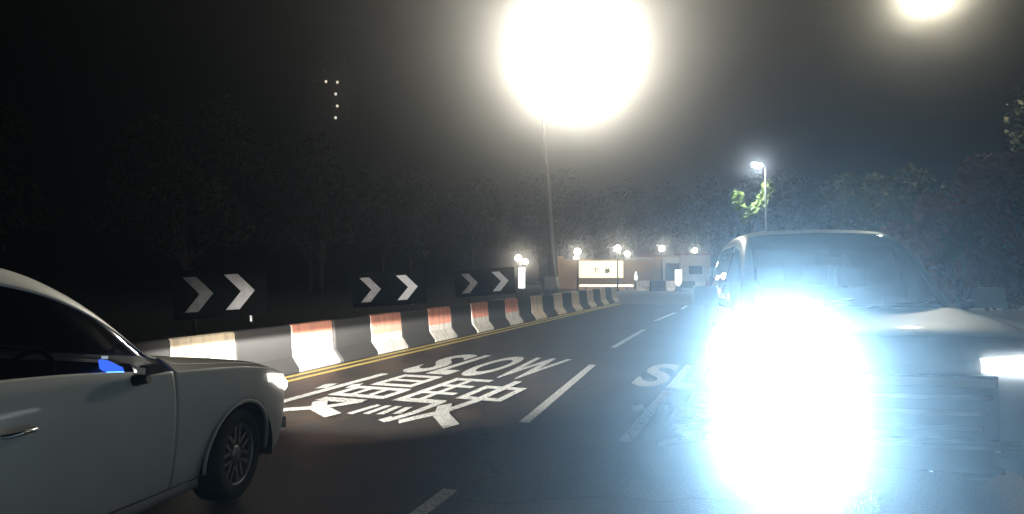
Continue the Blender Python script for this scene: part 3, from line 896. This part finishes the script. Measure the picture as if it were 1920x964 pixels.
def build_car(name, label, st, spec, loc, rz):
    t = thing(name, label, spec['cat'], loc, rz)
    me = car_shell(st, spec)
    bm = bmesh.new(); bm.from_mesh(me)
    Ra, zw = spec['arch'], spec['wheel_r']
    for xa in spec['axles']:
        kill = []
        for f in bm.faces:
            c = f.calc_center_median()
            if abs(c.y) > 0.55 and math.hypot(c.x - xa, c.z - zw) < Ra: kill.append(f)
        bmesh.ops.delete(bm, geom=kill, context='FACES')
        for v in bm.verts:
            if v.is_boundary and abs(v.co.y) > 0.5:
                d = math.hypot(v.co.x - xa, v.co.z - zw)
                if abs(d - Ra) < 0.06 and d > 0:
                    v.co.x = xa + (v.co.x - xa) * Ra / d
                    v.co.z = zw + (v.co.z - zw) * Ra / d
    groups = {}
    for f in bm.faces:
        k = f.material_index
        s = 0 if k in (0, 1, 4, 5, 9) else (1 if f.calc_center_median().y > 0 else -1)
        groups.setdefault((k, s), []).append(f.index)
    mats_for = {0: 'car_white', 1: 'screen_glass', 2: 'glass', 3: 'glass', 4: 'glass', 5: 'car_white', 6: 'car_white', 7: 'car_white', 8: 'black_plastic', 9: spec.get('sill', 'car_white')}
    parts = {}
    for (k, s), idx in groups.items():
        b2 = bm.copy()
        b2.faces.ensure_lookup_table()
        keep = set(idx)
        bmesh.ops.delete(b2, geom=[f for f in b2.faces if f.index not in keep], context='FACES')
        if k in (0, 5, 6, 7):
            orig = [v for v in b2.verts if v.is_boundary]
            nrm = {v: v.normal.copy() for v in orig}
            bmesh.ops.inset_region(b2, faces=list(b2.faces), thickness=0.005, use_even_offset=True, use_boundary=True)
            for v in b2.verts:
                if v.is_boundary: v.co -= v.normal * 0.012
        elif k in (1, 2, 3, 4):
            for v in b2.verts: v.co -= v.normal * 0.004
        me2 = bpy.data.meshes.new(KEYS[k])
        b2.to_mesh(me2); b2.free()
        for p in me2.polygons:
            p.use_smooth = True
            p.material_index = 0
        me2.materials.clear()
        me2.materials.append(M[mats_for[k]])
        parts[(k, s)] = link(KEYS[k], me2, t)
    bm.free()
    # floor pan, wheel wells and cabin lining
    x0, x1 = st[-1][0] + 0.15, st[0][0] - 0.15
    b = MB(); b.box(((x0 + x1) / 2, 0, spec['floor']), (x1 - x0, spec['w'] * 1.5, 0.06)); b.obj("floor_pan", M['black_plastic'], t)
    for xa in spec['axles']:
        for s in (1, -1):
            b = MB()
            ns = 18
            yo, yi = s * (spec['w'] - 0.035), s * (spec['w'] - 0.36)
            ring = []
            for q in range(ns + 1):
                a = -0.25 + (math.pi + 0.5) * q / ns
                ring.append([b.bm.verts.new((xa + (Ra + 0.012) * math.cos(a), y, zw + (Ra + 0.012) * math.sin(a))) for y in (yo, yi)])
            for q in range(ns):
                b.bm.faces.new([ring[q][0], ring[q + 1][0], ring[q + 1][1], ring[q][1]])
            b.bm.faces.new([r[1] for r in ring])
            b.obj("wheel_well", M['black_plastic'], t)
            # arch lip, body coloured
            b = MB()
            pts = []
            for q in range(ns + 1):
                a = -0.1 + (math.pi + 0.2) * q / ns
                z = zw + (Ra) * math.sin(a)
                pts.append((xa + Ra * math.cos(a), s * spec['lip'](xa + Ra * math.cos(a), z), z))
            b.tube(pts, 0.013, 8)
            b.obj("arch_lip", M['car_white'], t)
    # wheels
    rw = spec['wheel_r']
    tyre = MB(); tyre.lathe([(rw * .66, -0.1), (rw * .9, -0.108), (rw * .975, -0.09), (rw, -0.05), (rw, 0.05), (rw * .975, 0.09), (rw * .9, 0.108), (rw * .66, 0.1)], 40, 'Y', closed=True)
    o = tyre.obj("tyre", M['rubber']); TY = o.data; bpy.data.objects.remove(o)
    rim = MB()
    rim.lathe([(rw * .68, 0.095), (rw * .645, 0.10), (rw * .62, 0.085), (rw * .60, 0.03), (rw * .60, -0.08)], 40, 'Y')
    for q in range(spec.get('spokes', 7)):
        a = 2 * math.pi * q / spec.get('spokes', 7)
        mtx = Matrix.Rotation(-a, 4, 'Y')
        for dx in (-0.018, 0.018):
            rim.box(mtx @ Vector((rw * 0.36, 0.062, dx * 1.6)), (rw * 0.58, 0.03, 0.022), mtx=mtx)
    rim.lathe([(0.001, 0.085), (0.05, 0.085), (0.065, 0.07), (0.07, 0.03)], 20, 'Y')
    o = rim.obj("rim", M['alloy']); RI = o.data; bpy.data.objects.remove(o)
    disc = MB(); disc.lathe([(0.001, 0.02), (rw * .46, 0.02), (rw * .46, 0.0)], 24, 'Y')
    o = disc.obj("brake_disc", M['dark_metal']); DI = o.data; bpy.data.objects.remove(o)
    for xa in spec['axles']:
        for s in (1, -1):
            w = link("wheel", None, t, (xa, s * (spec['w'] - 0.15), rw))
            w.empty_display_size = .1
            w.rotation_euler = (0, 0.3 * s + xa, (0 if s > 0 else math.pi) + (spec['steer'] if xa > 0 else 0))
            link("tyre", TY, w); link("rim", RI, w); link("brake_disc", DI, w)
    # cabin
    cb = spec['cabin']
    b = MB(); b.box((cb['dash'], 0, cb['dz']), (0.45, spec['w'] * 1.55, 0.22), taper=0.85); d = b.obj("dashboard", M['seat'], t, bevel=0.05)
    for s in (1, -1):
        b = MB()
        b.box((cb['seat'], s * 0.38, cb['sz'] - 0.35), (0.5, 0.5, 0.16)); b.box((cb['seat'] - 0.28, s * 0.38, cb['sz']), (0.14, 0.48, 0.62), mtx=Matrix.Rotation(-0.2, 4, 'Y'))
        sobj = b.obj("seat", M['seat'], t, bevel=0.04)
        b = MB(); b.box((cb['seat'] - 0.38, s * 0.38, cb['sz'] + 0.42), (0.09, 0.26, 0.18)); b.obj("headrest", M['seat'], sobj, bevel=0.03)
    b = MB()
    ring = [(cb['dash'] - 0.32 + 0.07 * math.sin(a), cb['drv'] * 0.38 + 0.18 * math.cos(a), cb['dz'] + 0.06 + 0.17 * math.sin(a)) for a in [2 * math.pi * q / 20 for q in range(21)]]
    b.tube(ring, 0.014, 6, caps=False); b.box((cb['dash'] - 0.28, cb['drv'] * 0.38, cb['dz'] + 0.05), (0.06, 0.3, 0.06)); b.obj("steering_wheel", M['black_plastic'], t)
    return t, parts

def add_mirror(t, x, y, z, s, big=1.0, cover='car_white'):
    b = MB(); b.tube([(x, y, z - 0.05), (x + 0.03, y + s * 0.1, z - 0.03)], [0.035, 0.03], 8)
    stalk = MB()
    m = MB(); m.box((x + 0.02, y + s * (0.1 + 0.1 * big), z + 0.02), (0.13, 0.22 * big, 0.16 * big), taper=0.85)
    o = m.obj("door_mirror", M[cover], t, bevel=0.035)
    b.obj("mirror_arm", M['black_plastic'], o)
    g_ = MB(); g_.box((x - 0.052, y + s * (0.1 + 0.1 * big), z + 0.02), (0.008, 0.18 * big, 0.12 * big)); g_.obj("mirror_glass", M['mirror'], o)
    stalk.bm.free()
    return o
def add_handle(t, door, x, y, z, s):
    b = MB(); b.tube([(x - 0.09, y, z), (x - 0.07, y + s * 0.035, z), (x + 0.07, y + s * 0.035, z), (x + 0.09, y, z)], 0.013, 8)
    o = b.obj("door_handle", M['chrome'], door)
    b = MB(); b.lathe([(0.001, 0), (0.045, 0.0)], 14, 'Y', (0, 0, 0)); 
    b.bm.free()
    return o

# --- white hatchback on the left, driving away alongside
hb_st = [(2.02, 0.54, 0.21, 0.60, 0.63, 0.42), (2.00, 0.68, 0.17, 0.67, 0.70, 0.50), (1.90, 0.78, 0.18, 0.76, 0.80, 0.60), (1.68, 0.838, 0.17, 0.83, 0.875, 0.66),
         (1.30, 0.862, 0.17, 0.895, 0.945, 0.68), (0.95, 0.865, 0.17, 0.925, 0.985, 0.68), (0.62, 0.862, 0.17, 0.945, 1.03, 0.70), (0.54, 0.862, 0.17, 0.95, 1.075, 0.69),
         (0.30, 0.862, 0.17, 0.96, 1.24, 0.67), (-0.02, 0.862, 0.17, 0.975, 1.405, 0.63), (-0.28, 0.862, 0.17, 0.985, 1.475, 0.605), (-0.36, 0.862, 0.17, 0.99, 1.488, 0.60),
         (-0.70, 0.862, 0.17, 1.0, 1.49, 0.575), (-0.74, 0.862, 0.17, 1.005, 1.492, 0.575), (-0.84, 0.862, 0.17, 1.01, 1.497, 0.573), (-0.88, 0.862, 0.17, 1.012, 1.498, 0.572),
         (-1.25, 0.862, 0.17, 1.03, 1.49, 0.565), (-1.66, 0.86, 0.18, 1.05, 1.455, 0.56), (-1.72, 0.86, 0.19, 1.055, 1.445, 0.56), (-2.0, 0.84, 0.21, 1.07, 1.33, 0.57), (-2.12, 0.81, 0.24, 1.07, 1.16, 0.60),
         (-2.17, 0.74, 0.28, 0.98, 1.04, 0.60), (-2.18, 0.62, 0.34, 0.8, 0.85, 0.5)]
hb_spec = dict(cat="car", glass=(0.62, -1.66), bpillar=(-0.74, -0.84), screen=(0.62, -0.30), back=(-1.9, -2.14), bonnet=(1.97, 0.66), fdoor=(0.62, -0.78), rdoor=(-0.82, -1.7),
               arch=0.355, axles=(1.28, -1.30), wheel_r=0.305, floor=0.22, w=0.862, lip=lambda x, z: 0.852 - max(0, 0.50 - z) * 0.12 - max(0, x - 1.3) ** 2 * 0.42, steer=R(9), spokes=7,
               cabin=dict(dash=0.42, dz=0.88, seat=-0.35, sz=0.85, drv=-1))
ha = R(90 - 15)
fw = Vector((math.cos(ha), math.sin(ha), 0))
lf = Vector((-math.sin(ha), math.cos(ha), 0))
org = Vector((-1.85, 4.68, 0)) - fw * 1.28 + lf * 0.80
hb_st = [(x, w, zs, zb, zr + 0.15 * min(1.0, max(0.0, (zr - zb - 0.06) / 0.3)), wr) for x, w, zs, zb, zr, wr in hb_st]
hatch, hp = build_car("hatchback_car", "white hatchback on the left, seen from its side driving away", hb_st, hb_spec, org, ha)
for s in (1, -1):
    add_mirror(hatch, 0.36, s * 0.80, 0.985, s, 0.30, 'black_plastic')
    add_handle(hatch, hp[(6, s)], -0.34, s * 0.862, 0.82, s)
    add_handle(hatch, hp[(7, s)], -1.45, s * 0.862, 0.84, s)
    # swept headlamp unit wrapping the corner
    b = MB()
    prof = [(1.60, 0.842, 0.80), (1.76, 0.815, 0.77), (1.92, 0.725, 0.72), (1.985, 0.58, 0.67)]
    up_, dn_, up2, dn2 = [], [], [], []
    for (x, y, z) in prof:
        k = 0.0
        up_.append(b.bm.verts.new((x + .012, s * (y + .012), z + 0.005)))
        dn_.append(b.bm.verts.new((x + .018, s * (y + .018), z - 0.10 + 0.03 * (prof.index((x, y, z)) == 0) * 2)))
        up2.append(b.bm.verts.new((x - .06, s * (y - .08), z + 0.0)))
        dn2.append(b.bm.verts.new((x - .06, s * (y - .08), z - 0.10)))
    for i in range(3):
        b.bm.faces.new([up_[i], up_[i + 1], dn_[i + 1], dn_[i]])
        b.bm.faces.new([up_[i], up_[i + 1], up2[i + 1], up2[i]])
        b.bm.faces.new([dn_[i], dn_[i + 1], dn2[i + 1], dn2[i]])
    b.bm.faces.new([up_[0], dn_[0], dn2[0], up2[0]]); b.bm.faces.new([up_[3], dn_[3], dn2[3], up2[3]])
    hl = b.obj("headlight", M['lens_glow'], hatch, smooth=False)
    b = MB(); b.sphere((1.945, s * 0.68, 0.66), 0.062, 14, 10); b.obj("bulb_lens", M['lens_warm'], hl)
    # fog lamp and side repeater
    b = MB(); b.box((1.99, s * 0.62, 0.36), (0.06, 0.16, 0.08), rz=-s * 0.5); b.obj("fog_light", M['lens_clear'], hatch, bevel=0.015)
    b = MB(); b.box((-2.08, s * 0.72, 0.92), (0.18, 0.22, 0.22), rz=s * 0.35); b.obj("tail_light", M['lens_red'], hatch, bevel=0.03)
b = MB(); b.box((2.025, 0, 0.50), (0.03, 0.9, 0.07)); b.box((2.02, 0, 0.33), (0.03, 1.0, 0.12)); b.obj("grille", M['black_plastic'], hatch, bevel=0.01)
b = MB()
b.prism([(0.40, -0.70, 1.00), (0.40, -0.60, 1.035), (0.40, -0.55, 1.04), (0.40, -0.56, 0.985), (0.40, -0.64, 0.965), (0.40, -0.71, 0.97)], (0.02, 0, 0))
scr = b.obj("dashboard_screen", M['dash_screen'], hatch)
b = MB(); b.box((0.395, -0.60, 1.055), (0.012, 0.035, 0.016)); b.obj("indicator_light", M['lens_white'], scr)
for s in (1, -1):
    b = MB(); b.tube([(0.70, s * 0.1, 1.03), (0.60, s * 0.4, 1.06), (0.5, s * 0.58, 1.08)], 0.012, 6); b.obj("wiper", M['black_plastic'], hatch)

def dipped(name, power, color, parent, loc, aim, size):
    """a headlamp beam with a cut-off at the horizontal, as a projector headlamp throws it"""
    o = lamp(name, 'SPOT', power, color, parent, loc, aim, size, R(92), 1.0)
    l = o.data
    l.use_nodes = True
    nt = l.node_tree
    em = nt.nodes["Emission"]
    tc = nt.nodes.new("ShaderNodeTexCoord")
    sx = nt.nodes.new("ShaderNodeSeparateXYZ")
    mr = nt.nodes.new("ShaderNodeMapRange")
    mr.interpolation_type = 'SMOOTHSTEP'
    mr.inputs[1].default_value = -0.006
    mr.inputs[2].default_value = 0.006
    mr.inputs[3].default_value = 1.0
    mr.inputs[4].default_value = 0.0
    nt.links.new(tc.outputs["Normal"], sx.inputs[0])
    nt.links.new(sx.outputs["Y"], mr.inputs[0])
    # the beam is strongest just under the cut-off and fades towards the bumper; a weak zone above it lights road signs
    ramp = nt.nodes.new("ShaderNodeValToRGB")
    cr = ramp.color_ramp
    cr.elements[0].position = 0.0
    cr.elements[0].color = (0, 0, 0, 1)
    cr.elements[1].position = 1.0
    cr.elements[1].color = (0, 0, 0, 1)
    for p_, v_ in ((0.25, 0.01), (0.40, 0.10), (0.475, 0.7), (0.497, 1.0), (0.503, BEAM_SPILL), (0.55, BEAM_SPILL), (0.60, 0.0)):
        e_ = cr.elements.new(p_)
        e_.color = (v_, v_, v_, 1)
    ad = nt.nodes.new("ShaderNodeMath")
    ad.operation = 'MULTIPLY_ADD'
    ad.inputs[1].default_value = BEAM_SIGN * 0.5
    ad.inputs[2].default_value = 0.5
    nt.links.new(sx.outputs["Y"], ad.inputs[0])
    nt.links.new(ad.outputs[0], ramp.inputs[0])
    nt.links.new(ramp.outputs[0], em.inputs["Strength"])
    return o
for s in (1, -1):
    dipped("headlight_beam", P_DIPPED, (1.0, 0.97, 0.9), hatch, (2.08, s * 0.62, 0.60), (1, 0.05, -0.012), 0.03)

# --- white people carrier on the right, facing us
mv_st = [(2.36, 0.68, 0.34, 0.86, 0.90, 0.56), (2.345, 0.82, 0.27, 0.96, 1.00, 0.70), (2.28, 0.89, 0.24, 1.04, 1.08, 0.77), (2.12, 0.915, 0.22, 1.09, 1.125, 0.80),
         (1.75, 0.925, 0.21, 1.125, 1.16, 0.81), (1.42, 0.925, 0.21, 1.14, 1.185, 0.81), (1.24, 0.925, 0.21, 1.145, 1.205, 0.80), (1.16, 0.925, 0.21, 1.12, 1.25, 0.76),
         (0.90, 0.925, 0.21, 1.125, 1.45, 0.745), (0.62, 0.925, 0.21, 1.13, 1.66, 0.725), (0.36, 0.925, 0.21, 1.135, 1.80, 0.705), (0.26, 0.925, 0.21, 1.135, 1.83, 0.70),
         (0.0, 0.925, 0.21, 1.14, 1.87, 0.70), (-0.04, 0.925, 0.21, 1.14, 1.872, 0.70), (-0.16, 0.925, 0.21, 1.14, 1.88, 0.70), (-0.2, 0.925, 0.21, 1.14, 1.88, 0.70),
         (-0.9, 0.925, 0.21, 1.15, 1.885, 0.70), (-1.8, 0.92, 0.21, 1.15, 1.87, 0.69), (-2.1, 0.91, 0.22, 1.15, 1.83, 0.68), (-2.16, 0.91, 0.22, 1.15, 1.81, 0.68), (-2.36, 0.89, 0.25, 1.12, 1.3, 0.72), (-2.42, 0.8, 0.3, 1.0, 1.05, 0.66)]
mv_spec = dict(cat="van", glass=(1.24, -2.1), bpillar=(-0.04, -0.16), screen=(1.24, 0.30), back=(-2.13, -2.37), bonnet=(2.31, 1.27), fdoor=(1.0, -0.1), rdoor=(-0.12, -1.2),
               arch=0.385, axles=(1.48, -1.42), wheel_r=0.335, floor=0.26, w=0.922, lip=lambda x, z: 0.905 - max(0, 0.55 - z) * 0.12 - max(0, x - 1.6) ** 2 * 0.25, steer=0.0, spokes=6,
               cabin=dict(dash=1.0, dz=1.05, seat=0.2, sz=1.05, drv=-1))
va = R(-102)
vf = Vector((math.cos(va), math.sin(va), 0))
vorg = Vector((2.48, 4.58, 0)) - vf * 2.24
mv_st = [tuple((x, w, zs, zb * 1.045, zr * 1.035, wr)) for x, w, zs, zb, zr, wr in mv_st]
van, vp = build_car("people_carrier", "white people carrier on the right facing us with dazzling headlights", mv_st, mv_spec, vorg, va)
for s in (1, -1):
    add_mirror(van, 1.02, s * 0.89, 1.30, s, 1.0)
    add_handle(van, vp[(6, s)], 0.06, s * 0.925, 1.0, s)
    b = MB()
    prof = [(1.93, 0.915, 1.08, 0.96), (2.12, 0.905, 1.06, 0.92), (2.26, 0.865, 1.04, 0.90), (2.345, 0.75, 1.01, 0.89), (2.375, 0.52, 0.985, 0.90)]
    A, B_, A2, B2 = [], [], [], []
    for (x, y, z1, z0) in prof:
        A.append(b.bm.verts.new((x + .02, s * (y + .02), z1))); B_.append(b.bm.verts.new((x + .025, s * (y + .022), z0)))
        A2.append(b.bm.verts.new((x - .1, s * (y - .1), z1))); B2.append(b.bm.verts.new((x - .1, s * (y - .1), z0)))
    for i in range(4):
        b.bm.faces.new([A[i], A[i + 1], B_[i + 1], B_[i]]); b.bm.faces.new([A[i], A[i + 1], A2[i + 1], A2[i]]); b.bm.faces.new([B_[i], B_[i + 1], B2[i + 1], B2[i]])
    b.bm.faces.new([A[0], B_[0], B2[0], A2[0]]); b.bm.faces.new([A[4], B_[4], B2[4], A2[4]])
    hl = b.obj("headlight", M['lens_white'], van)
    b = MB(); b.box((2.335, s * 0.66, 0.42), (0.07, 0.24, 0.09), rz=-s * 0.3); fl = b.obj("fog_light", M['lens_white'] if s < 0 else M['lens_clear'], van, bevel=0.02)  # one lens set glowing to go with the added low beam
    b = MB(); b.box((-2.33, s * 0.8, 1.2), (0.12, 0.14, 0.5)); b.obj("tail_light", M['lens_red'], van, bevel=0.02)
b = MB(); b.box((2.372, 0, 0.68), (0.04, 1.16, 0.40)); gr = b.obj("grille", M['black_plastic'], van, bevel=0.015)
for i, z in enumerate((0.84, 0.745, 0.65, 0.555)):
    b = MB(); b.box((2.40, 0, z), (0.025, 1.12 - 0.05 * i, 0.028 if i else 0.05)); b.obj("grille_bar", M['chrome'], gr, bevel=0.006)
b = MB(); b.box((2.37, 0, 0.36), (0.04, 1.1, 0.13)); b.obj("lower_intake", M['black_plastic'], van, bevel=0.02)
b = MB(); b.box((2.385, 0, 0.44), (0.03, 1.5, 0.03)); b.obj("bumper_trim", M['chrome'], van, bevel=0.008)
for s in (0.15, -0.45):
    b = MB(); b.tube([(1.28, s, 1.235), (1.2, s + 0.3, 1.27), (1.13, s + 0.52, 1.30)], 0.012, 6); b.obj("wiper", M['black_plastic'], van)
b = MB(); b.box((0.62, 0, 1.62), (0.04, 0.22, 0.07)); b.obj("interior_mirror", M['black_plastic'], van, bevel=0.015)

# headlamp beams of the people carrier: its right-hand lamp (our left) points straight into the lens
Minv = Matrix.Rotation(-va, 3, 'Z')
src = Vector((2.44, -0.68, 0.94))
wsrc = vorg + Matrix.Rotation(va, 3, 'Z') @ src
aim = Minv @ (Vector((-0.2, 0.0, 1.25)) - wsrc)
lamp("headlight_beam", 'SPOT', P_HEAD_GLARE, (0.38, 0.70, 1.0), van, src, aim, 0.07, R(36), 1.0)
fsrc = Vector((2.46, -0.66, 0.42))
lamp("low_fill_beam", 'SPOT', P_LOW_FILL, (0.38, 0.70, 1.0), van, fsrc, (1, -0.14, -0.14), 0.05, R(78), 1.0)  # added light that whitens the road and stretches the glare downward
src2 = Vector((2.44, 0.68, 0.94))
lamp("headlight_beam", 'SPOT', P_HEAD_SIDE, (0.74, 0.87, 1.0), van, src2, (1, 0.1, -0.1), 0.07, R(90), 1.0)

# ------------------------------------------------------------------ added bloom volume
b = MB()
b.box((0, 40, 23.5), (240, 210, 50))  # added volume; its scatter stands in for lens bloom around the lamps
hz = bpy.data.materials.new("haze")
hz.use_nodes = True
nt = hz.node_tree
nt.nodes.remove(nt.nodes["Principled BSDF"])
pvn = nt.nodes.new("ShaderNodeVolumePrincipled")
pvn.inputs["Color"].default_value = (0.92, 0.93, 0.95, 1)
pvn.inputs["Density"].default_value = HAZE_DENSITY
pvn.inputs["Anisotropy"].default_value = HAZE_G
nt.links.new(pvn.outputs[0], nt.nodes["Material Output"].inputs["Volume"])
tag(b.obj("haze", hz), kind="stuff")
